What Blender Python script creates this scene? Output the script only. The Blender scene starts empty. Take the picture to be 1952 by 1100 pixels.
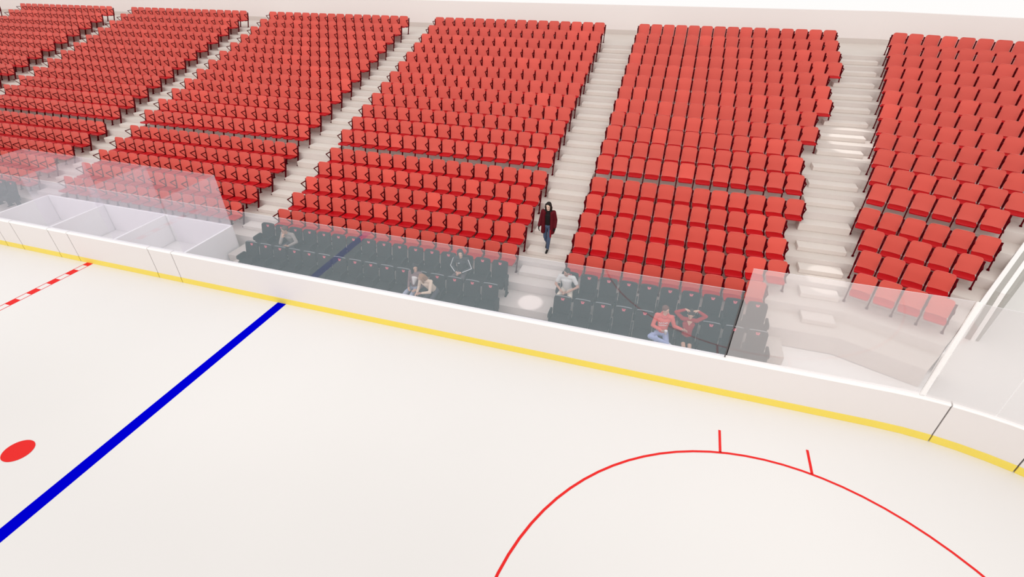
import bpy, bmesh, math, random
from mathutils import Vector, Matrix
random.seed(7)
C = bpy.context.scene.collection
PHI = math.radians(22.06)          # turn of the corner block
W, H, F = 1952, 1100, 961.95
CAM = Vector((18.18656, -9.70942, 8.74848))
PITCH, YAW, ROLL = 0.585385, -0.311032, -0.001594

# ------------------------------------------------------------------ camera
cy, sy, cp, sp = math.cos(YAW), math.sin(YAW), math.cos(PITCH), math.sin(PITCH)
fw = Vector((sy*cp, cy*cp, -sp)); r0 = Vector((cy, -sy, 0)); u0 = r0.cross(fw)
rt = r0*math.cos(ROLL) + u0*math.sin(ROLL); up = -r0*math.sin(ROLL) + u0*math.cos(ROLL)
cd = bpy.data.cameras.new('camera'); cam = bpy.data.objects.new('camera', cd); C.objects.link(cam)
m3 = Matrix((rt, up, -fw)).transposed()
cam.matrix_world = Matrix.Translation(CAM) @ m3.to_4x4()
cd.sensor_fit = 'HORIZONTAL'; cd.sensor_width = 36; cd.lens = F*36/W; cd.clip_end = 300
bpy.context.scene.camera = cam
def px_of(p):
    d = Vector(p) - CAM; w = d.dot(fw)
    return (W/2 + F*d.dot(rt)/w, H/2 - F*d.dot(up)/w, F/w)

# ------------------------------------------------------------------ materials
def mat(name, col, rough=.6, spec=.3, noise=0, nscale=6, jitter=0, sheen=0, coat=0):
    m = bpy.data.materials.new(name); m.use_nodes = True
    nt = m.node_tree; b = nt.nodes['Principled BSDF']
    b.inputs['Base Color'].default_value = (*col, 1); b.inputs['Roughness'].default_value = rough
    b.inputs['Specular IOR Level'].default_value = spec
    if sheen: b.inputs['Sheen Weight'].default_value = sheen; b.inputs['Sheen Roughness'].default_value = .5
    if coat: b.inputs['Coat Weight'].default_value = coat; b.inputs['Coat Roughness'].default_value = .15
    val = None
    if noise:
        t = nt.nodes.new('ShaderNodeTexCoord'); n = nt.nodes.new('ShaderNodeTexNoise')
        n.inputs['Scale'].default_value = nscale; n.inputs['Detail'].default_value = 4
        nt.links.new(t.outputs['Object'], n.inputs['Vector'])
        mr = nt.nodes.new('ShaderNodeMapRange'); mr.inputs[3].default_value = 1-noise; mr.inputs[4].default_value = 1+noise*.4
        nt.links.new(n.outputs['Fac'], mr.inputs[0]); val = mr.outputs[0]
    if jitter:
        o = nt.nodes.new('ShaderNodeObjectInfo'); g = nt.nodes.new('ShaderNodeNewGeometry')
        a = nt.nodes.new('ShaderNodeMath'); a.operation = 'ADD'
        nt.links.new(o.outputs['Random'], a.inputs[0]); nt.links.new(g.outputs['Random Per Island'], a.inputs[1])
        fr = nt.nodes.new('ShaderNodeMath'); fr.operation = 'FRACT'; nt.links.new(a.outputs[0], fr.inputs[0])
        pw = nt.nodes.new('ShaderNodeMath'); pw.operation = 'POWER'; pw.inputs[1].default_value = 5
        nt.links.new(fr.outputs[0], pw.inputs[0])
        mr = nt.nodes.new('ShaderNodeMapRange'); mr.inputs[3].default_value = 1-jitter*.35; mr.inputs[4].default_value = 1+jitter
        nt.links.new(pw.outputs[0], mr.inputs[0]); val = mr.outputs[0]
    if val is not None:
        hs = nt.nodes.new('ShaderNodeHueSaturation'); hs.inputs['Color'].default_value = (*col, 1)
        nt.links.new(val, hs.inputs['Value']); nt.links.new(hs.outputs['Color'], b.inputs['Base Color'])
    return m
def glass_mat(name, fac, refl, trans, veil=.1, vcol=(.92,.95,1.0)):  # veil: haze of ice mirrored in the glass, put in as diffuse colour
    m = bpy.data.materials.new(name); m.use_nodes = True; nt = m.node_tree; nt.nodes.clear()
    o = nt.nodes.new('ShaderNodeOutputMaterial'); mx = nt.nodes.new('ShaderNodeMixShader')
    t = nt.nodes.new('ShaderNodeBsdfTransparent'); g = nt.nodes.new('ShaderNodeBsdfGlossy')
    t.inputs['Color'].default_value = (*trans, 1); g.inputs['Color'].default_value = (*refl, 1); g.inputs['Roughness'].default_value = .02
    mx.inputs[0].default_value = fac
    nt.links.new(t.outputs[0], mx.inputs[1]); nt.links.new(g.outputs[0], mx.inputs[2])
    df = nt.nodes.new('ShaderNodeBsdfDiffuse'); df.inputs['Color'].default_value = (*vcol, 1)
    tl = nt.nodes.new('ShaderNodeBsdfTranslucent'); tl.inputs['Color'].default_value = (*vcol, 1)
    dt = nt.nodes.new('ShaderNodeMixShader'); dt.inputs[0].default_value = .35
    nt.links.new(df.outputs[0], dt.inputs[1]); nt.links.new(tl.outputs[0], dt.inputs[2])
    m2 = nt.nodes.new('ShaderNodeMixShader'); m2.inputs[0].default_value = veil
    nt.links.new(mx.outputs[0], m2.inputs[1]); nt.links.new(dt.outputs[0], m2.inputs[2]); nt.links.new(m2.outputs[0], o.inputs[0])
    return m
M = {}
M['ice'] = mat('ice', (.80,.772,.75), .35, .3, .02, .4)
M['floor'] = mat('concrete_floor', (.90,.875,.855), .7, .2, .03, .8)
M['terrace'] = mat('terrace_concrete', (.67,.60,.55), .8, .15, .08, 1.5)
M['step'] = mat('step_concrete', (.71,.64,.59), .8, .15, .06, 2)
M['wall'] = mat('wall_paint', (.86,.805,.785), .8, .15, .02, .3)
M['curb'] = mat('curb_paint', (.68,.62,.58), .8, .15, .03, 1)
M['board'] = mat('board_plastic', (.75,.70,.68), .4, .3, .015, .7)
M['box'] = mat('box_white', (.92,.90,.90), .5, .2, .01, 2)
M['cap'] = mat('board_cap', (.92,.89,.87), .4, .3, .01, 2)
M['yellow'] = mat('kick_plate_yellow', (.84,.66,.11), .45, .3, .04, 2)
M['blue'] = mat('line_blue', (.0,.0,.60), .6, .0, .04, 3)
M['red'] = mat('line_red', (.80,.022,.02), .6, .1, .04, 3)
M['seam'] = mat('dark_seam', (.10,.09,.09), .7, .2)
M['back'] = mat('coral_seat_back', (.74,.100,.070), .48, .4, 0, 6, .12, .15)
M['pan'] = mat('red_seat_pan', (.50,.0,.006), .4, .25, 0, 6, .12)
M['frame'] = mat('maroon_seat_frame', (.09,.0,.003), .8, .05)
M['black'] = mat('black_upholstery', (.012,.012,.013), .7, .2, .1, 8)
M['lit_rim'] = mat('lit_rim_grey', (.22,.23,.24), .5, .3)  # light on the black seat tops, painted as a grey
M['emblem'] = mat('emblem_red', (.75,.16,.20), .6, .2)
M['glass'] = glass_mat('rink_glass', .09, (.80,.93,1.0), (.93,.90,.94), .12, (.76,.94,1.0))
M['corner_glass'] = glass_mat('corner_glass', .06, (.9,.95,1.0), (.98,.96,.97), .31, (1.0,.985,.985))
M['curve_glass'] = glass_mat('curved_glass', .06, (.9,.93,.95), (.90,.88,.88), .34, (.84,.82,.82))
M['boxglass'] = glass_mat('penalty_box_glass', .04, (.88,.94,1.0), (.96,.93,.96), .22, (.95,.95,1))
M['edge'] = mat('polished_edge', (.78,.76,.78), .4, .3)
M['rail_grey'] = mat('grey_recess', (.45,.43,.40), .8, .1, .04, 2)

# ------------------------------------------------------------------ mesh helpers
class MB:
    def __init__(s): s.v = []; s.f = []; s.mi = []; s.sm = []
    def add(s, vs, fs, mi=0, smooth=False):
        o = len(s.v); s.v += [tuple(v) for v in vs]
        for f in fs: s.f.append(tuple(o+i for i in f)); s.mi.append(mi); s.sm.append(smooth)
    def box(s, a, b, mi=0, rot=None, at=(0,0,0)):
        x0,y0,z0 = a; x1,y1,z1 = b
        vs = [(x0,y0,z0),(x1,y0,z0),(x1,y1,z0),(x0,y1,z0),(x0,y0,z1),(x1,y0,z1),(x1,y1,z1),(x0,y1,z1)]
        s.add(vs, [(3,2,1,0),(4,5,6,7),(0,1,5,4),(1,2,6,5),(2,3,7,6),(3,0,4,7)], mi)
    def bar(s, p0, p1, wx, wn, mi=0):
        """square bar from p0 to p1; wx half-width along x, wn half-width across"""
        p0 = Vector(p0); p1 = Vector(p1); d = (p1-p0).normalized(); x = Vector((1,0,0))
        n = d.cross(x).normalized(); vs = []
        for p in (p0, p1):
            for a, b in ((-1,-1),(1,-1),(1,1),(-1,1)): vs.append(p + x*wx*a + n*wn*b)
        s.add(vs, [(3,2,1,0),(4,5,6,7),(0,1,5,4),(1,2,6,5),(2,3,7,6),(3,0,4,7)], mi)
    def prism(s, poly, z0, z1, mi=0):
        n = len(poly); vs = [(x,y,z0) for x,y in poly] + [(x,y,z1) for x,y in poly]
        s.add(vs, [tuple(range(n-1,-1,-1)), tuple(range(n,2*n))] + [(i,(i+1)%n,n+(i+1)%n,n+i) for i in range(n)], mi)
    def mesh(s, name, mats):
        me = bpy.data.meshes.new(name); me.from_pydata(s.v, [], s.f)
        for m in mats: me.materials.append(m)
        me.polygons.foreach_set('material_index', s.mi); me.polygons.foreach_set('use_smooth', s.sm); me.update()
        return me
    def build(s, name, mats, parent=None):
        if not isinstance(mats, (list, tuple)): mats = [mats]
        return link(name, s.mesh(name, mats), parent)
def link(name, me, parent=None):
    o = bpy.data.objects.new(name, me); C.objects.link(o)
    if parent: o.parent = parent
    return o
def tag(o, label=None, cat=None, group=None, kind=None):
    if label: o['label'] = label
    if cat: o['category'] = cat
    if group: o['group'] = group
    if kind: o['kind'] = kind
    return o
def empty(name, loc=(0,0,0), rz=0):
    o = bpy.data.objects.new(name, None); C.objects.link(o); o.empty_display_size = .1
    o.location = loc; o.rotation_euler = (0,0,rz); return o
def sheet(pts, name, m, parent=None):
    b = MB(); b.add(pts, [tuple(range(len(pts)))]); return b.build(name, m, parent)
def bevel(o, w=.01, seg=2):
    md = o.modifiers.new('b', 'BEVEL'); md.width = w; md.segments = seg; md.limit_method = 'ANGLE'; return o

# ------------------------------------------------------------------ row geometry
def YT(i): return 17.106-.861*i if i <= 11 else 6.717-.863*(i-12)       # seat back top
def ZT(i): return (6.05-.285*i if i <= 11 else 2.46-.274*(i-12)) - .83  # tread height
def YB(i): return 20.2 if i == 0 else YT(i)+.022                        # back plane of a tread
def ZR(i): return 0.0 if i >= 18 else ZT(i)
PIV = -.484                                                             # the stand is symmetrical about this x
def bx(y): return 23.915 + (y-6.717)*math.tan(PHI/2)                    # where a row turns into the corner block
DX, DY = math.cos(PHI), -math.sin(PHI)
# right-hand edge of the corner block
E0, ED = Vector((25.30, 2.44)), Vector((1.96, 2.95)).normalized()
EN = Vector((ED.y, -ED.x))
def wing_t(y):
    b = Vector((bx(y), y)); d = Vector((DX, DY))
    # b + t d = E0 + s ED
    den = d.x*ED.y - d.y*ED.x; w = E0 - b
    return (w.x*ED.y - w.y*ED.x)/den
def row_line(y):
    t = wing_t(y); b = bx(y)
    return [(2*PIV-b-t*DX*6, y+t*DY*6), (2*PIV-b, y), (b, y), (b+t*DX, y+t*DY)]

# ------------------------------------------------------------------ stand
st = MB()
for i in range(0, 17):
    z = ZT(i); back = row_line(YB(i)); front = row_line(YB(i+1))
    if i == 0:
        back = [(-60, 20.2), (2*PIV-bx(20.2), 20.2), (bx(20.2), 20.2), (bx(20.2)+9*DX, 20.2+9*DY)]
        back[0] = (2*PIV-bx(20.2)-30*DX, 20.2+30*DY)
    zlow = ZR(i+1) if i < 16 else 0
    n = 4
    vs = [(x,y,z) for x,y in back] + [(x,y,z) for x,y in front] + [(x,y,zlow) for x,y in front]
    fs = [(a+4,a+5,a+1,a) for a in range(3)]
    st.add(vs, fs, 0)
    st.add(vs, [(a+8,a+9,a+5,a+4) for a in range(3)], 1)
terr = st.build('seating_terrace', [M['terrace'], mat('riser_concrete', (.69,.625,.585), .85, .1, .08, 1.2)])
tag(terr, kind='structure')
pf = MB()
pf.box((4.42, 1.562, 0), (21.77, YB(17)-.001, ZT(17)))
o = bevel(pf.build('floor_platform', M['terrace'])); tag(o, kind='structure')

# stair blocks in the aisles
def aisle(xl, xr, name, rows=range(1,17), follow=False, first_extra=None):
    root = empty(name, ((xl+xr)/2, YB(17), 0)); tag(root, kind='structure')
    mw = Vector(root.location)
    for i in rows:
        rise = ZT(i-1)-ZT(i); y1 = YB(i)-.002; y0 = y1-.42
        a, b = xl, xr
        if follow: b = bx(y0)-.12; a = b-1.42
        if follow and i >= 12: a = max(a, 22.25)
        m = MB(); m.box((a-mw.x, y0-mw.y, ZT(i)), (b-mw.x, y1-mw.y, ZT(i)+rise*.5))
        o = m.build('stair_step', M['step'], root); bevel(o, .012)
    return root, mw
aisle(14.36, 15.69, 'aisle_stairs')
aisle(22.3, 23.7, 'aisle_stairs', follow=True)
r, mw = aisle(4.02, 5.35, 'aisle_stairs')
m = MB(); m.box((4.75-mw.x, 1.23-mw.y, 0), (5.36-mw.x, 1.56-mw.y, .13)); bevel(m.build('stair_step', M['step'], r), .012)
aisle(-6.32, -4.98, 'aisle_stairs')
aisle(-16.62, -15.3, 'aisle_stairs')

# back wall with its curb
wl = [(2*PIV-bx(20.2)-30*DX, 20.2+30*DY), (2*PIV-bx(20.2), 20.2), (bx(20.2), 20.2), (bx(20.2)+9*DX, 20.2+9*DY)]
m = MB()
for k in range(3):
    (x0,y0),(x1,y1) = wl[k], wl[k+1]
    d = Vector((x1-x0, y1-y0)).normalized(); n = Vector((-d.y, d.x))*.3
    m.add([(x0,y0,5.1),(x1,y1,5.1),(x1,y1,6.555),(x0,y0,6.555),(x0+n.x,y0+n.y,6.555),(x1+n.x,y1+n.y,6.555),(x0+n.x,y0+n.y,5.1),(x1+n.x,y1+n.y,5.1)], [(0,1,2,3),(3,2,5,4),(4,5,7,6)])
tag(m.build('wall_back', M['wall']), kind='structure')
m = MB()
for k in range(3):
    (x0,y0),(x1,y1) = wl[k], wl[k+1]
    m.add([(x0,y0-.06,5.21),(x1,y1-.06,5.21),(x1,y1-.06,5.43),(x0,y0-.06,5.43),(x0,y0+.01,5.43),(x1,y1+.01,5.43)], [(0,1,2,3),(3,2,5,4)])
tag(m.build('baseboard_back', M['curb']), kind='structure')

# sloping parapets beside the corner block
def slope_z(s): return .56 + s*.405
def parapet(name, off, wd, top, m_, label, s0=.0, s1=10.5):
    b = MB(); P = []
    for s in (s0, s1):
        for o_ in (off, off+wd):
            p = E0 + ED*s + EN*o_; P.append((p.x, p.y, -.02)); P.append((p.x, p.y, slope_z(s)+top))
    b.add(P, [(0,1,5,4),(2,6,7,3),(1,3,7,5),(0,2,3,1),(4,5,7,6)])
    return bevel(tag(b.build(name, m_), label, 'parapet'), .01)
parapet('parapet_wall', .01, .11, .06, M['cap'], 'white sloping parapet along the right edge of the corner seats')
parapet('parapet_wall', .235, .10, .06, M['cap'], 'outer white sloping parapet, beyond the grey gap', 2.3)
b = MB(); P = []
for s in (2.3, 10.5):
    for o_ in (.121, .234):
        p = E0 + ED*s + EN*o_; P.append((p.x, p.y, -.01)); P.append((p.x, p.y, slope_z(s)+(.055 if s < 3 else -.08)))
b.add(P, [(0,1,5,4),(2,6,7,3),(1,3,7,5),(0,2,3,1)]); tag(b.build('trim_gutter', M['rail_grey']), kind='structure')
b = MB(); P = []
for s in (2.4, 10.5):
    for o_ in (.336, .40):
        p = E0 + ED*s + EN*o_; P.append((p.x, p.y, -.02)); P.append((p.x, p.y, slope_z(s)-.0))
b.add(P, [(0,1,5,4),(2,6,7,3),(1,3,7,5),(0,2,3,1)]); tag(b.build('trim_ledge', M['rail_grey']), kind='structure')

# ------------------------------------------------------------------ ice and floor
CX, CYR, RR = 23.45, -6.4, 6.4
def bpath(x, off=0):
    """point and outward normal of the board face at arclength-like x (straight until CX)"""
    if x <= CX: return Vector((x, off)), Vector((0, 1))
    a = (x-CX)/RR
    if a > math.pi/2:
        return Vector((CX+RR+off, CYR-(a-math.pi/2)*RR)), Vector((1, 0))
    n = Vector((math.sin(a), math.cos(a))); return Vector((CX, CYR)) + n*(RR+off), n
XEND = CX + RR*math.pi/2 + 14
arc = [CX + RR*math.pi/2*k/24 for k in range(25)] + [XEND]
poly = [(-30,-24),(-30,.05)] + [tuple(bpath(x,.05)[0]) for x in arc] + [(CX+RR+.05,-24)]
ice = sheet([(x,y,0) for x,y in poly], 'floor', M['ice']); tag(ice, kind='structure')
o = sheet([(-75,-40,-.012),(75,-40,-.012),(75,45,-.012),(-75,45,-.012)], 'floor_concrete', M['floor']); tag(o, kind='structure')
ZL = .004
m = MB(); m.box((7.655,-24,.0005), (7.950,0,ZL)); m.build('blue_line', M['blue'], ice)
m = MB()
m.box((-.145,-24,.0005),(-.12,0,ZL)); m.box((.10,-24,.0005),(.125,0,ZL))
m.box((-.12,-.18,.0005),(.10,0,ZL))
for k in range(36): m.box((-.12,-.48-.6*k-.29,.0005),(.10,-.48-.6*k,ZL))
m.build('center_line', M['red'], ice)
def ring(cx, cy, r0_, r1_, n=72):
    b = MB(); vs = []
    for k in range(n):
        a = 2*math.pi*k/n; vs += [(cx+r0_*math.cos(a), cy+r0_*math.sin(a), ZL), (cx+r1_*math.cos(a), cy+r1_*math.sin(a), ZL)]
    b.add(vs, [(2*k, 2*k+1, (2*k+3)%(2*n), (2*k+2)%(2*n)) for k in range(n)]); return b
ring(21.091,-6.242,4.532,4.585,80).build('faceoff_circle', M['red'], ice)
for x in (20.227, 21.98):
    m = MB(); m.box((x-.026,-1.757,.0005),(x+.026,-1.137,ZL)); m.build('hash_mark', M['red'], ice)
b = MB(); b.add([(6.088+.30*math.cos(2*math.pi*k/48), -6.235+.285*math.sin(2*math.pi*k/48), ZL) for k in range(48)], [tuple(range(48))])
b.build('faceoff_dot', M['red'], ice)

# ------------------------------------------------------------------ boards
def strip(mb, x0, x1, prof, step=.5):
    """sweep a closed profile [(offset, z)] along the board path"""
    n = max(1, int(math.ceil((x1-x0)/step))) if x1 > CX else 1
    xs = [x0 + (x1-x0)*k/n for k in range(n+1)]
    if x0 < CX < x1: xs = [x0] + [CX + (x1-CX)*k/max(1,int((x1-CX)/step)) for k in range(max(1,int((x1-CX)/step))+1)]
    vs = []; q = len(prof)
    for x in xs:
        p, nn = bpath(x)
        for o_, z in prof: vs.append((p.x+nn.x*o_, p.y+nn.y*o_, z))
    fs = [(i*q+k, i*q+(k+1)%q, (i+1)*q+(k+1)%q, (i+1)*q+k) for i in range(len(xs)-1) for k in range(q)]
    fs += [tuple(range(q)), tuple((len(xs)-1)*q+k for k in range(q-1,-1,-1))]
    mb.add(vs, fs)
runs = [(-45,-3.99,'board','long white dasher board left of the gates, yellow kick plate'),
        (-3.99,-3.14,'gate','white board gate left of the red line, first from the left'),
        (-3.14,-1.32,'board','short white dasher board left of the checkered red line'),
        (-1.32,-.42,'gate','white board gate beside the end of the checkered red line'),
        (-.42,3.06,'board','white dasher board between the middle gate and right gate'),
        (3.06,4.01,'gate','white board gate between red line and blue line'),
        (4.01,24.50,'board','long white dasher board in front of the black seats'),
        (24.50,25.92,'board','curved white corner board with dark seams at both ends'),
        (25.92,33.5,'board','curved white corner board at the right edge of the photo')]
for x0, x1, kind, lab in runs:
    p, _ = bpath((x0+x1)/2)
    root = empty('rink_gate' if kind == 'gate' else 'dasher_board', (0,0,0)); tag(root, lab, 'gate' if kind == 'gate' else 'rink board')
    root['group'] = 'white rink boards'
    g = .013
    b = MB(); strip(b, x0+g, x1-g, [(0,.19),(0,1.05),(.13,1.05),(.13,.005),(.02,.005),(.02,.19)]); b.build('board_panel', M['board'], root)
    b = MB(); strip(b, x0+g, x1-g, [(-.012,1.052),(-.012,1.075),(.005,1.095),(.14,1.095),(.155,1.08),(.155,1.052)]); b.build('top_rail', M['cap'], root)
    b = MB(); strip(b, x0+g, x1-g, [(-.012,.002),(-.012,.18),(-.002,.188),(.019,.188),(.019,.002)]); b.build('kick_plate', M['yellow'], root)
b = MB(); strip(b, -45, 33.4, [(.05,.002),(.05,1.0),(.11,1.0),(.11,.002)]); tag(b.build('trim_core', M['seam']), kind='structure')

# ------------------------------------------------------------------ rink glass
def pane(x0, x1, z1, label, off=.07, z0=1.095, name='rink_glass', seal=None, gm='glass'):
    b = MB(); n = max(1, int((x1-x0)/.4)) if x1 > CX else 1
    vs = []
    for k in range(n+1):
        p, nn = bpath(x0+(x1-x0)*k/n); p = p+nn*off; vs += [(p.x,p.y,z0),(p.x,p.y,z1)]
    b.add(vs, [(2*k,2*k+2,2*k+3,2*k+1) for k in range(n)], 0, True)
    o = b.build(name, M[gm]); tag(o, label, 'glass', 'clear panels of the rink glass')
    e = MB(); vs = []
    for k in range(n+1):
        p, nn = bpath(x0+(x1-x0)*k/n); p = p+nn*off
        for a_, z_ in ((-.002,z1-.001),(.002,z1-.001),(.002,z1+.003),(-.002,z1+.003)): vs.append((p.x+nn.x*a_, p.y+nn.y*a_, z_))
    e.add(vs, [(4*k+a_, 4*k+(a_+1)%4, 4*k+4+(a_+1)%4, 4*k+4+a_) for k in range(n) for a_ in range(4)]); e.build('top_edge', M['edge'], o)
    if seal is not None:
        p, nn = bpath(seal); s = MB(); s.box((p.x-.011, p.y+off-.012, z0), (p.x+.011, p.y+off+.012, z1-.01)); s.build('edge_seal', M['seam'], o)
    return o
pane(-45, 20.14, 2.89, 'long low clear glass panel on the boards before the black seats', seal=20.13)
pane(20.165, 23.93, 3.45, 'taller clear glass panel right of the thin black joint', gm='corner_glass')
pane(24.06, 25.2, 3.42, 'curved clear glass panel right of the pale upright strip', gm='curve_glass')
pane(25.212, 29.5, 3.42, 'curved clear glass panel at the right edge of the photo', gm='curve_glass')
m = MB(); p, nn = bpath(24.0); m.box((p.x-.045,p.y+.055,1.095),(p.x+.045,p.y+.085,3.45))  # whitened strip added in place of the bright open gap between panes
o = m.build('pane_gap_strip', glass_mat('gap_strip_white', .05, (1,1,1), (1,.99,.98), .72, (1,.99,.98))); tag(o, 'pale upright strip between two clear corner glass panels', 'gap strip')

# ------------------------------------------------------------------ penalty boxes
def boxwall(name, a, b_, parent): m = MB(); m.box(a, b_); return bevel(m.build(name, M['box'], parent), .008)
XS = [-4.40, -1.5, 1.42, 4.32]
labs = ['white penalty box, leftmost of the three behind the gates', 'white middle box between the two penalty boxes', 'white penalty box, rightmost of the three, nearest the black seats']
for k in range(3):
    x0, x1 = XS[k], XS[k+1]
    root = empty('penalty_box', ((x0+x1)/2, 1.1, 0)); tag(root, labs[k], 'penalty box', 'three white boxes behind the boards')
    cx = (x0+x1)/2; w2 = (x1-x0)/2
    boxwall('back_panel', (-w2+.004, 1.02, 0), (w2-.004, 1.10, 1.04), root)
    boxwall('side_panel', (w2-.045, -.93, 0), (w2+.035, 1.015, 1.04), root)
    if k == 0: boxwall('side_panel', (-w2-.035, -.93, 0), (-w2+.045, 1.015, 1.04), root)
    m = MB(); m.box((-w2+.05, -.93, 0), (w2-.05, 1.015, .02)); m.build('box_floor', M['floor'], root)
    b = MB(); b.add([(-w2,1.06,1.04),(w2,1.06,1.04),(w2,1.06,2.84),(-w2,1.06,2.84)], [(0,1,2,3)]); b.build('back_glass', M['boxglass'], root)
    for s in ((1,-1) if k == 0 else (1,)):
        b = MB(); b.add([(s*w2,-.93,1.06),(s*w2,1.06,1.04),(s*w2,1.06,2.84),(s*w2,-.93,2.84)], [(0,1,2,3)]); b.build('side_glass', M['boxglass'], root)

# ------------------------------------------------------------------ seats
def backrest_mb(mb, w, prof, th, cur, mi, corner, ncol=6):
    """prof: list of (s 0..1, y, z) from bottom to top; corner radius as (half width shrink per level)"""
    def half(z):
        zt = prof[-1][2]; zb = prof[0][2]; r = corner
        if z > zt-r: return w-(r-math.sqrt(max(0, r*r-(z-(zt-r))**2)))
        rb = corner*.5
        if z < zb+rb: return w-(rb-math.sqrt(max(0, rb*rb-((zb+rb)-z)**2)))
        return w
    F_, B_ = [], []
    for (y, z) in [(p[1], p[2]) for p in prof]:
        h = half(z)
        for c in range(ncol+1):
            t = -1+2*c/ncol; x = h*t; yy = y-cur*t*t
            F_.append((x, yy-th*.5, z)); B_.append((x, yy+th*.5, z))
    nr = len(prof); nc = ncol+1
    g = [(r*nc+c, r*nc+c+1, (r+1)*nc+c+1, (r+1)*nc+c) for r in range(nr-1) for c in range(ncol)]
    mb.add(F_, g, mi, True); mb.add(B_, [tuple(reversed(q)) for q in g], mi, True)
    rim = [c for c in range(nc)] + [r*nc+nc-1 for r in range(1, nr)] + [(nr-1)*nc+c for c in range(nc-2,-1,-1)] + [r*nc for r in range(nr-2,0,-1)]
    n = len(rim); vs = [F_[i] for i in rim] + [B_[i] for i in rim]
    mb.add(vs, [(k, n+k, n+(k+1)%n, (k+1)%n) for k in range(n)], mi)
def lerp_prof(pts, zs):
    out = []
    for z in zs:
        for (y0,z0),(y1,z1) in zip(pts, pts[1:]):
            if z0-1e-6 <= z <= z1+1e-6: out.append((0, y0+(y1-y0)*(z-z0)/(z1-z0), z)); break
    return out
BP = lerp_prof([(-.105,.36),(-.07,.50),(-.02,.83)], [.36,.375,.39,.50,.62,.74,.765,.79,.812,.824,.83])
def red_back(mb, mi=0): backrest_mb(mb, .243, BP, .022, .016, mi, .085)
def red_pan(mb, mi=0):
    w = .235; P = [(-.065,.355),(-.20,.348),(-.36,.358),(-.455,.372),(-.485,.352)]
    ws = [.9,1,1,.97,.9]; T, B_ = [], []
    for (y,z), k in zip(P, ws):
        for c in range(5):
            t = -1+c*.5; T.append((w*k*t, y, z+.012*abs(t)**2)); B_.append((w*k*t*.97, y+.004, z-.030))
    g = [(r_*5+c, r_*5+c+1, (r_+1)*5+c+1, (r_+1)*5+c) for r_ in range(4) for c in range(4)]
    mb.add(T, [tuple(reversed(q)) for q in g], mi, True); mb.add(B_, g, mi, True)
    rim = list(range(5)) + [9,14,19,24] + [23,22,21,20] + [15,10,5]; n = len(rim)
    mb.add([T[i] for i in rim]+[B_[i] for i in rim], [(k,(k+1)%n,n+(k+1)%n,n+k) for k in range(n)], mi)
def red_arm(mb, x, mi=0):
    mb.bar((x,-.045,.655),(x,-.335,.645),.017,.013,mi)
    mb.bar((x,-.33,.65),(x,-.125,.40),.012,.013,mi)
    mb.bar((x,-.012,.74),(x,-.115,.36),.026,.013,mi)
def red_leg(mb, x, mi=0):
    mb.bar((x,-.11,.42),(x,-.255,.02),.017,.024,mi)
    mb.box((x-.03,-.31,.0),(x+.03,-.20,.022),mi)
    mb.bar((x,-.10,.345),(x,-.36,.335),.012,.014,mi)
def one(fn, name, mats, *a):
    b = MB(); fn(b, *a); return b.mesh(name, mats)
ME = dict(backrest=one(red_back,'backrest',[M['back']]), seat_pan=one(red_pan,'seat_pan',[M['pan']]),
          armL=one(red_arm,'armrest',[M['frame']],-.275), legL=one(red_leg,'leg',[M['frame']],-.275),
          armR=one(red_arm,'armrest',[M['frame']],.275), legR=one(red_leg,'leg',[M['frame']],.275))
# tile of a whole seat for the far rows
far_t = MB(); red_back(far_t,0); red_pan(far_t,1); red_arm(far_t,-.275,2); red_leg(far_t,-.275,2)
far_e = MB(); red_arm(far_e,.275,2); red_leg(far_e,.275,2)

ORD = ['first','second','third','fourth','fifth','sixth','seventh','eighth','ninth','tenth','eleventh','twelfth','thirteenth','fourteenth','fifteenth','sixteenth','seventeenth']
XC, XD, XB, S = 5.709, 16.043, -4.609, .55
ND = [15]*4+[14]*3+[13]*2+[12]*4+[11]*3+[10]
NE = [15,14,14,13,12,11,10,9,8,8,7,6,6,5,4,4]
ET = [.40]*12+[.24,.39,.37,.34]
seats = []      # (block, row, k, x, y, z, rot, last)
for i in range(17):
    y, z = YT(i), ZT(i)
    for k in range(16): seats.append(('C',i,k,XC+S*k,y,z,0,k==15))
    for k in range(ND[i]): seats.append(('D',i,k,XD+S*k,y,z,0,k==ND[i]-1))
    for k in range(16): seats.append(('B',i,k,XB+S*k,y,z,0,k==15))
    for k in range(16): seats.append(('A',i,k,2*PIV-XC-S*(15-k),y,z,0,k==15))
    for k in range(ND[i]): seats.append(('Z',i,k,2*PIV-XD-S*(ND[i]-1-k),y,z,0,k==ND[i]-1))
    if i < 16:
        for k in range(NE[i]):
            t = ET[i]+S*k; seats.append(('E',i,k,bx(y)+t*DX,y+t*DY,z,-PHI,k==NE[i]-1))
            t = ET[i]+S*(NE[i]-1-k); seats.append(('Y',i,k,2*PIV-bx(y)-t*DX,y+t*DY,z,PHI,k==NE[i]-1))
def vis(s):
    u, v, k = px_of((s[3], s[4], s[5]+.6)); return k if (-12 < u < W+12 and -12 < v < H) else -1
ranked = sorted([s for s in seats if vis(s) > 0], key=vis, reverse=True)
near = set((s[0],s[1],s[2]) for s in ranked[:300])
BLK = {'C':'block left of the walking woman', 'D':'block right of the walking woman', 'E':'rightmost corner block', 'B':'block behind the penalty boxes', 'A':'far left block'}
GRP = {'C':'red seats left of the walking woman', 'D':'red seats right of the walking woman', 'E':'red seats of the corner block', 'B':'red seats behind the penalty boxes', 'A':'red seats far left'}
far = MB()
proto = None
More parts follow.
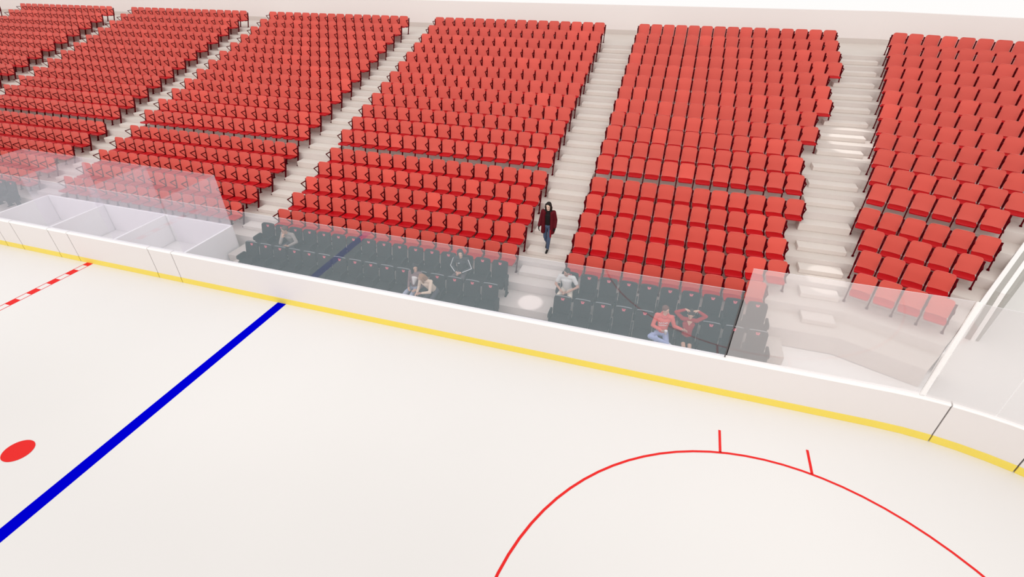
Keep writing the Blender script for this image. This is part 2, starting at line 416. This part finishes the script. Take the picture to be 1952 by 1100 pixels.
for s in seats:
    blk, i, k, x, y, z, rz, last = s
    if (blk,i,k) in near:
        root = empty('stadium_seat', (x,y,z), rz)
        tag(root, f'red folding seat, {ORD[k]} from left, {ORD[i]} row from top, {BLK[blk]}', 'seat', GRP[blk])
        parts = [('backrest','backrest'),('seat_pan','seat_pan'),('armrest','armL'),('leg','legL')] + ([('armrest','armR'),('leg','legR')] if last else [])
        for nm, key in parts: link(nm, ME[key], root)
    elif px_of((x,y,z))[0] > -300:
        c, s_ = math.cos(rz), math.sin(rz)
        for src in ([far_t, far_e] if last else [far_t]):
            o_ = len(far.v)
            far.v += [(x+c*a-s_*b_, y+s_*a+c*b_, z+d) for a,b_,d in src.v]
            far.f += [tuple(o_+q for q in f) for f in src.f]; far.mi += src.mi; far.sm += src.sm
o = far.build('stadium_seat', [M['back'], M['pan'], M['frame']])
tag(o, 'all the smaller red folding seats in the higher and farther rows', 'seats', kind='stuff')

# black upholstered seats
def rbox(mb, a, b_, r, mi=0):
    """box with rounded edges in the y-z profile"""
    x0,y0,z0 = a; x1,y1,z1 = b_; pr = []
    for (cy_,cz_,a0) in ((y1-r,z1-r,0),(y0+r,z1-r,90),(y0+r,z0+r,180),(y1-r,z0+r,270)):
        for q in range(4):
            t = math.radians(a0+30*q); pr.append((cy_+r*math.cos(t), cz_+r*math.sin(t)))
    n = len(pr); vs = [(x0,y,z) for y,z in pr]+[(x1,y,z) for y,z in pr]
    mb.add(vs, [(k,(k+1)%n,n+(k+1)%n,n+k) for k in range(n)], mi, True)
    mb.add(vs, [tuple(range(n-1,-1,-1)), tuple(range(n,2*n))], mi)
KP = lerp_prof([(-.17,.40),(-.14,.55),(-.03,.96)], [.40,.42,.44,.55,.7,.82,.88,.91,.935,.95,.96])
def black_back(mb): backrest_mb(mb, .238, KP, .07, .02, 0, .06, 8)
def black_pan(mb): rbox(mb, (-.235,-.62,.33), (.235,-.13,.47), .05)
def black_arm(mb, x):
    rbox(mb, (x-.024,-.56,.50), (x+.024,-.17,.65), .06); mb.box((x-.018,-.50,.26),(x+.018,-.19,.52))
def black_leg(mb, x):
    mb.box((x-.018,-.40,.02),(x+.018,-.26,.30)); mb.box((x-.028,-.46,0),(x+.028,-.20,.02))
def black_lit_rim(mb):  # pale strip drawn for the light catching the front-row back tops
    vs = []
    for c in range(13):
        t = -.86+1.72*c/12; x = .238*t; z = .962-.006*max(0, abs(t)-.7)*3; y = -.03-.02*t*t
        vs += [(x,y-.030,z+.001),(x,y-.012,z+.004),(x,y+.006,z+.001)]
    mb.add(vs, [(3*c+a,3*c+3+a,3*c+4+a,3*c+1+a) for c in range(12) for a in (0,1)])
def w_emblem(mb):
    pts = [(-.036,.03),(-.018,-.03),(0,.012),(.018,-.03),(.036,.03)]; zc, h = .885, .013
    yb = lambda z: -.03-.11*(.96-z)/.41-.039
    for (xa,za),(xb,zb) in zip(pts, pts[1:]):
        vs = [(xa-h,yb(zc+za),zc+za),(xa+h,yb(zc+za)-.001,zc+za),(xb+h,yb(zc+zb)-.001,zc+zb),(xb-h,yb(zc+zb),zc+zb)]
        mb.add(vs, [(0,1,2,3)])
    mb.add([(-.052,yb(zc+.037),zc+.037),(-.052,yb(zc+.024),zc+.024),(.052,yb(zc+.024),zc+.024),(.052,yb(zc+.037),zc+.037)], [(0,1,2,3)])
KE = dict(backrest=one(black_back,'backrest',[M['black']]), cushion=one(black_pan,'cushion',[M['black']]),
          armL=one(black_arm,'armrest',[M['black']],-.275), legL=one(black_leg,'leg',[M['black']],-.275),
          armR=one(black_arm,'armrest',[M['black']],.275), legR=one(black_leg,'leg',[M['black']],.275), emblem=one(w_emblem,'emblem',[M['emblem']]), lit_top=one(black_lit_rim,'lit_rim',[M['lit_rim']]))
def black_seat(x, y, z, label, group, last):
    root = empty('padded_seat', (x,y,z)); tag(root, label, 'seat', group)
    bk = link('backrest', KE['backrest'], root); e = link('emblem', KE['emblem'], bk); e['label'] = 'small red letter emblem'; front = z < .1; front and link('lit_rim', KE['lit_top'], bk)
    link('cushion', KE['cushion'], root); link('armrest', KE['armL'], root); link('leg', KE['legL'], root)
    if last: link('armrest', KE['armR'], root); link('leg', KE['legR'], root)
BROW = {0:(2.44, ZT(17)), 1:(1.58, 0.0)}
for rw, nm in ((0,'rear'),(1,'front')):
    y, z = BROW[rw]
    for k in range(16): black_seat(5.69+S*k, y, z, f'black padded seat, {ORD[k]} from left, {nm} black row left of the stair gap', f'black seats, {nm} row left', k==15)
    for k in range(10): black_seat(16.04+S*k, y, z, f'black padded seat, {ORD[k]} from left, {nm} black row right of the stair gap', f'black seats, {nm} row right', k==9)
black_seat(2*PIV-XC, BROW[0][0], .26, 'black padded seat at the left edge, left of the penalty boxes', 'black seats, far left', True)
black_seat(2*PIV-XC-S, BROW[0][0], .26, 'black padded seat at the left edge, second from the penalty boxes', 'black seats, far left', False)
m = MB(); m.box((-20, 1.562, 0), (-5.2, YB(17)-.001, .26)); tag(m.build('floor_platform', M['terrace']), kind='structure')

# ------------------------------------------------------------------ people
def V3(*a): return Vector(a)
def basis(d):
    d = Vector(d).normalized(); a = Vector((0,0,1)) if abs(d.z) < .9 else Vector((0,1,0))
    x = d.cross(a).normalized(); return x, d.cross(x).normalized(), d
class Solid:
    """closed overlapping volumes, fused into one continuous surface by a voxel remesh"""
    def __init__(s): s.b = MB()
    def ell(s, c, r, ax=None, n=12, m=8):
        X, Y, Z = ax if ax else (Vector((1,0,0)), Vector((0,1,0)), Vector((0,0,1)))
        c = Vector(c); vs = [c - Z*r[2]]
        for j in range(1, m):
            t = -math.pi/2 + math.pi*j/m
            for k in range(n):
                a = 2*math.pi*k/n; vs.append(c + X*(r[0]*math.cos(t)*math.cos(a)) + Y*(r[1]*math.cos(t)*math.sin(a)) + Z*(r[2]*math.sin(t)))
        vs.append(c + Z*r[2]); e = len(vs)-1; fs = []
        for k in range(n):
            fs.append((0, 1+(k+1)%n, 1+k)); fs.append((e, e-n+k, e-n+(k+1)%n))
            for j in range(m-2): a = 1+j*n; fs.append((a+k, a+(k+1)%n, a+n+(k+1)%n, a+n+k))
        s.b.add(vs, fs, 0, True)
    def cap(s, p0, p1, r0_, r1_, n=10):
        p0, p1 = Vector(p0), Vector(p1); x, y, d = basis(p1-p0); vs = [p0 - d*r0_]; rings = []
        for c, r, hs in ((p0, r0_, (-.8,-.35,0)), (p1, r1_, (0,.35,.8))):
            for h in hs: rings.append((c + d*r*h, r*math.sqrt(1-h*h)))
        for c, r in rings: vs += [c + x*r*math.cos(2*math.pi*k/n) + y*r*math.sin(2*math.pi*k/n) for k in range(n)]
        vs.append(p1 + d*r1_); e = len(vs)-1; fs = []; m = len(rings)
        for k in range(n):
            fs.append((0, 1+(k+1)%n, 1+k)); fs.append((e, e-n+k, e-n+(k+1)%n))
            for j in range(m-1): a = 1+j*n; fs.append((a+k, a+(k+1)%n, a+n+(k+1)%n, a+n+k))
        s.b.add(vs, fs, 0, True)
    def chain(s, pts, rs):
        for a, b_, r, q in zip(pts, pts[1:], rs, rs[1:]): s.cap(a, b_, r, q)
    def build(s, name, m, parent=None, voxel=.01):
        me = s.b.mesh(name, [m]); o = bpy.data.objects.new(name, me); C.objects.link(o)
        r = o.modifiers.new('r', 'REMESH'); r.mode = 'VOXEL'; r.voxel_size = voxel; r.use_smooth_shade = True
        sm_ = o.modifiers.new('s', 'SMOOTH'); sm_.factor = .5; sm_.iterations = 2
        dg = bpy.context.evaluated_depsgraph_get(); me2 = bpy.data.meshes.new_from_object(o.evaluated_get(dg))
        o.modifiers.clear(); o.data = me2; me2.name = name
        if not me2.materials: me2.materials.append(m)
        if parent: o.parent = parent
        return o
def hand(S_, w, d, thumb, curl=.5, sc=1.0):
    """palm, four unequal bent fingers and a thumb from the side of the palm; thumb = side the thumb is on"""
    d = Vector(d).normalized(); u = Vector(thumb); u = (u - d*u.dot(d)).normalized(); n = d.cross(u)
    w = Vector(w); k = sc
    S_.cap(w - d*.02*k, w + d*.02*k, .026*k, .028*k)
    S_.ell(w + d*.05*k, (.042*k, .019*k, .052*k), (u, n, d))
    pn = n if n.z < 0 else -n
    for i, ln in enumerate((.072, .080, .074, .058)):
        b0 = w + d*.092*k + u*(.030-.020*i)*k; t = 1 - curl
        d1 = (d*(.6+.4*t) + pn*curl*.8).normalized(); d2 = (d*(t-.1) + pn*curl*1.5).normalized()
        b1 = b0 + d1*ln*.5*k; S_.cap(b0 - d*.02*k, b1, .0095*k, .0088*k, 8); S_.cap(b1, b1 + d2*ln*.5*k, .0088*k, .0075*k, 8)
    t0 = w + d*.025*k + u*.032*k; t1 = t0 + (d*.6 + u*.75 + pn*.2)*.042*k
    S_.cap(t0, t1, .0125*k, .011*k, 8); S_.cap(t1, t1 + (d*.95 + u*.15 + pn*.3)*.032*k, .011*k, .009*k, 8)
PM = {}
def pm(col, rough=.75):
    k = tuple(round(c, 3) for c in col)
    if k not in PM: PM[k] = mat('cloth_%02d' % len(PM), col, rough, .15, .12, 30)
    return PM[k]
def person(label, loc, J, skin, hair, hairstyle, top, bottom, shoes, face=(0,-1,-.15), sleeve='long', legs='long', female=False, group=None, bag=None, rz=0, jacket=None):
    g = .9 if female else 1.0
    J = {k: Vector(v) for k, v in J.items()}
    fwd = Vector(face).normalized(); hx = Vector((0,0,1)).cross(fwd).normalized() * -1     # to the person's right is -hx
    upv = (J['head'] - J['neck']).normalized(); zx = (upv - fwd*upv.dot(fwd)).normalized(); sx = fwd.cross(zx).normalized()
    ax = (sx, fwd, zx); hc = J['head']
    spine = [J['pelvis'], J['pelvis'].lerp(J['chest'], .33), J['pelvis'].lerp(J['chest'], .66), J['chest']]
    latx = (J['shL'] - J['shR']).normalized(); lath = (J['hipL'] - J['hipR']).normalized()
    def torso(S_, o_, hips=True):
        for i in range(9):
            t = i/8; c = J['pelvis'].lerp(J['chest'], t); lat = lath.lerp(latx, t).normalized()
            dv = (J['chest'] - J['pelvis']).normalized(); fr = lat.cross(dv).normalized()
            w = (.150 - .03*math.sin(t*math.pi) + .02*t)*g + o_; dp = (.105 + .015*math.sin(t*math.pi*.8))*g + o_
            S_.ell(c, (w, dp, .085), (lat, fr, dv))
        S_.chain([J['shL'], J['shR']], [.055*g+o_, .055*g+o_])
        S_.cap(J['chest'], J['neck'], .085*g+o_, .05*g+o_*.5)
    B = Solid()
    torso(B, -.012)
    B.cap(J['chest'].lerp(J['neck'], .6), hc - zx*.05, .052*g, .050*g)
    B.ell(hc + zx*.025 - fwd*.008, (.074, .092, .092), ax); B.ell(hc - zx*.045 + fwd*.018, (.056, .066, .066), ax)
    B.cap(hc + zx*.012 + fwd*.082, hc - zx*.022 + fwd*.100, .010, .015)                    # nose
    B.ell(hc - zx*.062 + fwd*.076, (.024, .012, .010), ax)                                 # lips
    for q in (-1, 1): B.ell(hc + sx*q*.076 - zx*.005 - fwd*.005, (.010, .018, .030), ax)   # ears
    for q in 'LR':
        B.cap(J['sh'+q], J['el'+q], .046*g, .038*g); B.cap(J['el'+q], J['wr'+q], .038*g, .026*g)
        th = J.get('th'+q, Vector((1 if q == 'R' else -1, -.3, .2)))
        hd = J.get('hd'+q, J['wr'+q] - J['el'+q]); hand(B, J['wr'+q], hd, th, J.get('curl'+q, Vector((.5,0,0))).x, g)
        B.cap(J['hip'+q], J['kn'+q], .078*g, .054*g); B.cap(J['kn'+q], J['an'+q], .054*g, .038*g)
        B.ell(J['kn'+q].lerp(J['an'+q], .3), (.052*g, .055*g, .09))
        B.cap(J['an'+q], J['to'+q], .034*g, .028*g)
    body = B.build('person', mat('skin_%d' % len(PM), skin, .55, .3, .05, 20), None, .009)
    body.location = loc; body.rotation_euler = (0,0,rz); tag(body, label, 'person', group)
    for q in (-1, 1):
        e = Solid(); e.ell(hc + sx*q*.030 + zx*.018 + fwd*.079, (.011, .007, .007), ax); e.build('eye', pm((.02,.015,.012), .3), body, .003)
    e = Solid(); e.ell(hc - zx*.062 + fwd*.083, (.021, .009, .006), ax); e.build('mouth', pm((.42,.13,.11)), body, .004)
    # hair
    S_ = Solid()
    S_.ell(hc + zx*.045 - fwd*.022, (.084, .094, .088), ax); S_.ell(hc + zx*.0 - fwd*.045, (.080, .068, .080), ax)
    if hairstyle == 'long':
        for q in (-1, 1): S_.chain([hc + sx*q*.065 + zx*.06 + fwd*.01, hc + sx*q*.085 - zx*.03 - fwd*.005, hc + sx*q*.090 - zx*.16 + fwd*.01], [.034,.036,.026])
        S_.chain([hc - fwd*.06, hc - fwd*.085 - zx*.14, hc - fwd*.08 - zx*.24], [.078,.082,.05])
    if hairstyle == 'bun': S_.ell(hc + zx*.06 - fwd*.10, (.05,.05,.05), ax); S_.chain([hc - fwd*.05, hc - fwd*.075 - zx*.10], [.07,.06])
    S_.build('hair', pm(hair, .6), body, .008)
    if hairstyle == 'hood':
        S_ = Solid(); S_.ell(hc + zx*.03 - fwd*.03, (.098,.102,.108), ax); S_.chain([hc - zx*.06 - fwd*.05 + sx*.07, hc - zx*.08 + fwd*.02 + sx*.05], [.045,.03]); S_.chain([hc - zx*.06 - fwd*.05 - sx*.07, hc - zx*.08 + fwd*.02 - sx*.05], [.045,.03])
        S_.build('hood', pm(top), body, .01)
    # trousers
    S_ = Solid()
    S_.ell(J['pelvis'], (.165*g, .125*g, .12), (lath, lath.cross(Vector((0,0,1))), Vector((0,0,1))))
    for q in 'LR':
        hp, kn, an = J['hip'+q], J['kn'+q], J['an'+q]
        if legs == 'short': S_.cap(hp, hp.lerp(kn, .62), .094*g, .080*g)
        else: S_.cap(hp, kn, .092*g, .068*g); S_.cap(kn, kn.lerp(an, .93), .068*g, .052*g); S_.ell(kn.lerp(an, .3), (.064*g,.067*g,.1))
    S_.build('shorts' if legs == 'short' else 'trousers', pm(bottom), body, .011)
    # top
    S_ = Solid(); torso(S_, .008)
    for q in 'LR':
        if sleeve == 'short': S_.cap(J['sh'+q], J['sh'+q].lerp(J['el'+q], .62), .064*g, .060*g)
        else: S_.cap(J['sh'+q], J['el'+q], .062*g, .052*g); S_.cap(J['el'+q], J['el'+q].lerp(J['wr'+q], .90), .052*g, .040*g)
    S_.build('shirt' if sleeve == 'short' else 'sweater', pm(top), body, .011)
    for q in 'LR':
        S_ = Solid(); an, to = J['an'+q], J['to'+q]; dd = (to-an).normalized()
        S_.cap(an - dd*.02 - Vector((0,0,.015)), to + dd*.03, .046*g, .036*g); S_.cap(an - dd*.045 - Vector((0,0,.03)), an, .036*g, .044*g)
        S_.build('shoe', pm(shoes), body, .01)
    return body, J, (sx, fwd, zx), hc
def seated(dx=0, lean=0, tilt=0, kn=.09, ky=-.66, hz=1.20, s=1.0):
    """seat based joints: lean = chest forward, tilt = chest sideways (+x)"""
    P = V3(dx, -.29, .55); ch = V3(dx+tilt*.75, -.24-lean*.7, .92-abs(lean)*.25); nk = V3(dx+tilt, -.22-lean, 1.09-lean*.3)
    J = dict(pelvis=P, chest=ch, neck=nk, head=V3(dx+tilt*1.08, -.25-lean*1.15, hz+.02-lean*.3))
    shy, shz = ch.y + (nk.y-ch.y)*.6, ch.z + (nk.z-ch.z)*.62
    J['shL'] = V3(ch.x+.185*s, shy, shz); J['shR'] = V3(ch.x-.185*s, shy, shz)
    for q, sg in (('L',1),('R',-1)):
        J['hip'+q] = P + V3(.09*sg, -.02, -.01); J['kn'+q] = V3(dx+sg*(.05+kn), ky-.06, .53); J['an'+q] = V3(dx+sg*(.03+kn*.8), ky-.10, .11); J['to'+q] = V3(dx+sg*(.04+kn*.9), ky-.24, .05)
    return J
def seat_xyz(left, row, k):
    y, z = BROW[row]; return ((5.69 if left else 16.04)+S*k, y, z)
SK1, SK2 = (.62,.36,.25), (.70,.43,.32)

# 1 chin on hand, rear black row left
J = seated(dx=.02, lean=.28, tilt=.0, kn=.13)
J.update(elR=V3(-.14,-.72,.70), wrR=V3(-.05,-.66,.90), hdR=V3(.25,.10,.9), thR=V3(1,0,0), curlR=V3(.85,0,0), elL=V3(.33,-.52,.72), wrL=V3(.16,-.74,.66), hdL=V3(-.9,-.2,0), thL=V3(0,-.3,1))
person('person in grey sweater leaning forward with chin on hand in rear black row', seat_xyz(True,0,2), J, SK1, (.10,.065,.045), 'short', (.33,.29,.26), (.10,.10,.12), (.05,.05,.05), face=(-.35,-.9,-.25))
# 2 dark long hair, pale jeans
J = seated(dx=-.12, lean=.02, tilt=.08, kn=.06, s=.9)
J.update(elR=V3(-.27,-.30,.72), wrR=V3(-.17,-.55,.66), hdR=V3(.5,-.8,-.1), thR=V3(.5,0,1), elL=V3(.24,-.36,.72), wrL=V3(.12,-.62,.68), hdL=V3(-.6,-.8,0), thL=V3(-.5,0,1))
b2, J2, a2, h2 = person('person with long dark hair and pale jeans leaning towards a blonde companion', seat_xyz(True,1,11), J, SK1, (.012,.012,.014), 'long', (.24,.15,.15), (.42,.46,.58), (.6,.6,.6), face=(.55,-.75,-.2), female=True)
S_ = Solid(); fr = Vector((0,-1,.1)); [S_.ell(J2['pelvis'].lerp(J2['chest'],.45+.06*k)+V3(.012,-.075,0), (.045+.006*k,.06,.05)) for k in range(10)]; S_.build('white_top', pm((.80,.77,.74)), b2, .01)
S_ = Solid(); [S_.ell(h2 - a2[2]*(.02+.03*k) - a2[1]*.03 + a2[0]*q*(.085+.004*k), (.04,.05,.05), a2) for k in range(7) for q in (-1,1)]; [S_.ell(h2 - a2[2]*.03*k - a2[1]*.075, (.09,.05,.06), a2) for k in range(9)]; S_.build('long_hair', pm((.012,.012,.014), .6), b2, .01)
# 3 blonde, cream sweater
J = seated(dx=-.02, lean=.26, tilt=-.22, kn=.05, s=.9, hz=1.16)
J.update(elR=V3(-.40,-.50,.72), wrR=V3(-.34,-.74,.70), hdR=V3(-.2,-.9,-.3), thR=V3(.9,0,.4), elL=V3(.02,-.66,.72), wrL=V3(-.20,-.76,.71), hdL=V3(-.9,-.4,-.2), thL=V3(0,-.2,1))
person('blonde person in cream sweater bending sideways towards a dark haired companion', seat_xyz(True,1,12), J, SK2, (.36,.20,.11), 'long', (.78,.62,.48), (.08,.08,.10), (.08,.08,.08), face=(-.8,-.55,-.25), female=True)
# 4 dark hooded jacket, clasped hands
J = seated(dx=-.03, lean=.10, kn=.10, hz=1.2)
J.update(elR=V3(-.31,-.36,.74), wrR=V3(-.09,-.60,.68), hdR=V3(.8,-.55,-.2), thR=V3(.1,-.2,1), elL=V3(.27,-.36,.74), wrL=V3(.05,-.60,.68), hdL=V3(-.8,-.55,-.2), thL=V3(-.1,-.2,1))
b4, J4, a4, h4 = person('person in dark jacket with white sleeve stripes and clasped hands', seat_xyz(True,0,13), J, SK2, (.012,.012,.013), 'hood', (.035,.036,.040), (.12,.10,.11), (.03,.03,.03), face=(.45,-.85,-.15))
for q, sg in (('L',1),('R',-1)):
    S_ = Solid(); o_ = V3(sg*.048,-.035,.012); S_.chain([J4['sh'+q]+o_, J4['el'+q]+o_, J4['el'+q].lerp(J4['wr'+q],.85)+V3(sg*.02,-.035,.012)], [.011]*3); S_.build('sleeve_stripe', pm((.8,.8,.8)), b4, .006)
S_ = Solid(); S_.cap(J4['chest']+V3(-.06,-.135,.0), J4['chest']+V3(-.005,-.137,.012), .010, .010); S_.build('chest_mark', pm((.8,.8,.8)), b4, .005)
# 5 white tee, cream trousers
J = seated(dx=-.02, lean=.14, tilt=-.02, kn=.12)
J.update(elR=V3(-.33,-.40,.74), wrR=V3(-.12,-.62,.66), hdR=V3(.8,-.5,-.2), thR=V3(.1,-.2,1), elL=V3(.30,-.40,.74), wrL=V3(.04,-.64,.66), hdL=V3(-.8,-.5,-.2), thL=V3(-.1,-.2,1))
b5, J5, a5, h5 = person('person in pale grey tee shirt and cream trousers, elbows on knees', seat_xyz(False,0,0), J, (.52,.29,.21), (.03,.025,.022), 'short', (.66,.65,.62), (.76,.66,.54), (.6,.58,.55), face=(-.5,-.8,-.3), sleeve='short')
S_ = Solid(); S_.ell(h5 - a5[2]*.07 + a5[1]*.028, (.055,.06,.045), a5); S_.build('beard', pm((.10,.06,.045)), b5, .006)
# 6 red hoodie with a white cup
J = seated(dx=-.06, lean=.0, kn=.10, hz=1.21)
J.update(anR=V3(.16,-.70,.52), toR=V3(.27,-.76,.49), knR=V3(-.33,-.62,.60), knL=V3(.10,-.68,.50), anL=V3(.06,-.74,.10), toL=V3(.07,-.87,.05),
  elR=V3(-.31,-.32,.74), wrR=V3(-.07,-.47,.73), hdR=V3(.9,-.35,.05), thR=V3(.1,-.4,1), curlR=V3(.75,0,0), elL=V3(.22,-.25,.78), wrL=V3(.42,-.36,.80), hdL=V3(.9,-.3,.1), thL=V3(0,-.3,1))
b6, J6, a6, h6 = person('person in coral red hoodie and pale jeans holding a white cup', seat_xyz(False,1,5), J, (.66,.38,.28), (.16,.075,.055), 'short', (.80,.16,.13), (.40,.47,.72), (.62,.64,.70), face=(.75,-.62,-.15))
S_ = Solid(); n6 = J6['neck']; S_.chain([n6+V3(-.09,.0,-.02), n6+V3(-.05,.07,0), n6+V3(.05,.07,0), n6+V3(.09,.0,-.02), n6+V3(.03,-.075,-.06), n6+V3(-.03,-.075,-.06), n6+V3(-.09,0,-.02)], [.036]*7); S_.build('hood', pm((.74,.13,.11)), b6, .01)
S_ = Solid(); c6 = J6['chest']+V3(0,-.135,-.035)
for row_, amp in ((0,.026),(-.07,.018)):
    pts = [c6 + V3(-.105+.21*k/22+.012*math.sin(k*1.9), -.004+.55*((k-11)/22)**2*.08, row_+.035*k/22+amp*math.sin(k*1.35)) for k in range(23)]; S_.chain(pts, [.0065]*23)
S_.build('lettering', pm((.85,.82,.80)), b6, .005)['label'] = 'white script lettering across the chest'
x6, y6, z6 = seat_xyz(False,1,5); cw = J6['wrR']
cupm = MB(); n = 20; vs = []
for r_, z_ in ((.030,0),(.040,.105),(.042,.108),(.037,.108),(.028,.006)): vs += [(r_*math.cos(2*math.pi*k/n), r_*math.sin(2*math.pi*k/n), z_) for k in range(n)]
fs = [(j*n+k, j*n+(k+1)%n, (j+1)*n+(k+1)%n, (j+1)*n+k) for j in range(4) for k in range(n)] + [tuple(range(n-1,-1,-1)), tuple(4*n+k for k in range(n))]
cupm.add(vs, fs, 0, True); cup = cupm.build('paper_cup', mat('paper_white', (.88,.87,.85), .6, .3, .02, 20)); cup.location = (x6+cw.x+.10, y6+cw.y-.065, z6+cw.z-.035)
tag(cup, 'white paper cup held by the person in coral red hoodie', 'cup')
# 7 hands on head, red sweater, bare legs
J = seated(dx=.0, lean=.0, kn=.0, s=.92, hz=1.19)
J.update(elL=V3(.36,-.22,1.22), wrL=V3(.14,-.24,1.36), hdL=V3(-.9,.0,-.25), thL=V3(0,-1,0), curlL=V3(.25,0,0), elR=V3(-.36,-.24,1.22), wrR=V3(-.14,-.26,1.36), hdR=V3(.9,.0,-.25), thR=V3(0,-1,0), curlR=V3(.25,0,0),
  shL=V3(.17,-.23,1.05), shR=V3(-.17,-.23,1.05), knL=V3(.10,-.68,.52), knR=V3(-.05,-.72,.56), anL=V3(.06,-.62,.11), toL=V3(.05,-.74,.05), anR=V3(.13,-.78,.17), toR=V3(.17,-.90,.12))
b7, J7, a7, h7 = person('person in dark red sweater and shorts with both hands on head', seat_xyz(False,1,6), J, (.62,.37,.26), (.045,.03,.028), 'bun', (.42,.03,.035), (.012,.014,.013), (.45,.32,.26), face=(.0,-.92,-.35), legs='short', female=True)
S_ = Solid(); S_.chain([J7['chest']+V3(-.045,-.095,.145), J7['chest']+V3(0,-.128,.055), J7['chest']+V3(.045,-.095,.145)], [.018,.012,.018]); S_.ell(J7['chest']+V3(0,-.100,.125),(.04,.02,.045)); S_.build('neckline', pm((.62,.37,.26)), b7, .006)
# 8 the walking woman
zt = ZT(15)+.137
J = dict(pelvis=(0,.02,.90), chest=(0,.0,1.24), neck=(0,-.01,1.41), head=(.0,-.035,1.545), shL=(.165,.0,1.35), shR=(-.165,.0,1.35),
  elL=(.22,.03,1.09), wrL=(.225,-.04,.87), elR=(-.23,.02,1.09), wrR=(-.27,-.06,.87), hdL=(0,-.1,-1), hdR=(-.1,-.1,-1), thL=(-.2,-1,0), thR=(.2,-1,0),
  hipL=(.085,.02,.87), hipR=(-.085,.02,.87), knL=(.06,-.09,.48), anL=(.02,-.02,.085), toL=(.02,-.17,.045), knR=(-.09,.05,.47), anR=(-.06,.26,.16), toR=(-.06,.15,.07))
b8, J8, a8, h8 = person('person with dark hair and dark red coat walking down the stair aisle', (14.98, 3.87, zt), J, (.80,.56,.44), (.018,.012,.011), 'long', (.012,.011,.011), (.075,.105,.17), (.012,.012,.012), face=(-.12,-.95,-.22), female=True)
S_ = Solid(); coat = pm((.105,.005,.010))
for sg in (1,-1):
    for k in range(23):
        t = k/22; S_.ell((sg*(.115+.025*t), .005, 1.32-.62*t), (.062+.016*t, .130+.012*t, .08))
S_.chain([(-.10,.10,1.30),(0,.115,1.32),(.10,.10,1.30)], [.05]*3); 
for k in range(23): t = k/22; S_.ell((0,.085,1.28-.58*t), (.14,.062,.08))
for q in 'LR': S_.cap(J8['sh'+q], J8['el'+q], .068, .060); S_.cap(J8['el'+q], J8['el'+q].lerp(J8['wr'+q], .92), .060, .050)
S_.build('coat', coat, b8, .011)
S_ = Solid(); S_.cap((.11,-.135,.80),(.12,-.14,.58),.022,.024); S_.build('scarf', pm((.30,.012,.02)), b8, .008)
for q in 'LR':
    S_ = Solid(); hand(S_, J8['wr'+q], J8['hd'+q], J8['th'+q], .5, 1.05); S_.build('glove', pm((.012,.011,.011)), b8, .006)


# ------------------------------------------------------------------ light
wd = bpy.data.worlds.new('world'); bpy.context.scene.world = wd; wd.use_nodes = True
bg = wd.node_tree.nodes['Background']; bg.inputs[0].default_value = (1.0,.985,.97,1); bg.inputs[1].default_value = 1.0
def area(name, loc, target, size, power, col=(1,.985,.96)):
    l = bpy.data.lights.new(name, 'AREA'); l.shape = 'DISK'; l.size = size; l.energy = power; l.color = col; l.spread = math.radians(110)
    o = bpy.data.objects.new(name, l); C.objects.link(o); o.location = loc
    o.rotation_euler = (Vector(target)-Vector(loc)).to_track_quat('-Z','Y').to_euler(); return o
sl = bpy.data.lights.new('sun', 'SUN'); sl.energy = .52; sl.angle = math.radians(40); sl.color = (1,.985,.96)
so = bpy.data.objects.new('sun', sl); C.objects.link(so); so.rotation_euler = Vector((.12,.78,-.62)).to_track_quat('-Z','Y').to_euler()
area('low_row_fill', (21, -7.5, 8), (20.5, 5, 1.5), 5, 70)  # unseen fill lamps added over the ice to brighten the lower rows
area('low_row_fill', (9.5, -7.5, 8), (9.5, 5, 1.5), 5, 70)
area('low_row_fill', (-2, -7.5, 8), (-2, 5, 1.5), 5, 70)
def spot(name, loc, target, deg, power):  # added lamps standing in for patches of sun on the aisles
    l = bpy.data.lights.new(name, 'SPOT'); l.energy = power; l.spot_size = math.radians(deg); l.spot_blend = .35; l.use_square = True; l.shadow_soft_size = .05
    o = bpy.data.objects.new(name, l); C.objects.link(o); o.location = loc
    o.rotation_euler = (Vector(target)-Vector(loc)).to_track_quat('-Z','Y').to_euler(); return o
spot('sun_patch_spot', (15.2, 6.5, 13), (15.0, 1.95, .26), 3.3, 3800)
spot('sun_patch_spot', (22.5, 15, 17), (24.2, 10.6, 3.4), 7.0, 3600)
spot('sun_patch_spot', (22.5, 8, 12), (22.95, 4.4, 1.0), 5.5, 1500)
sc = bpy.context.scene
sc.view_settings.view_transform = 'Standard'; sc.view_settings.look = 'None'
sc.cycles.transparent_max_bounces = 24
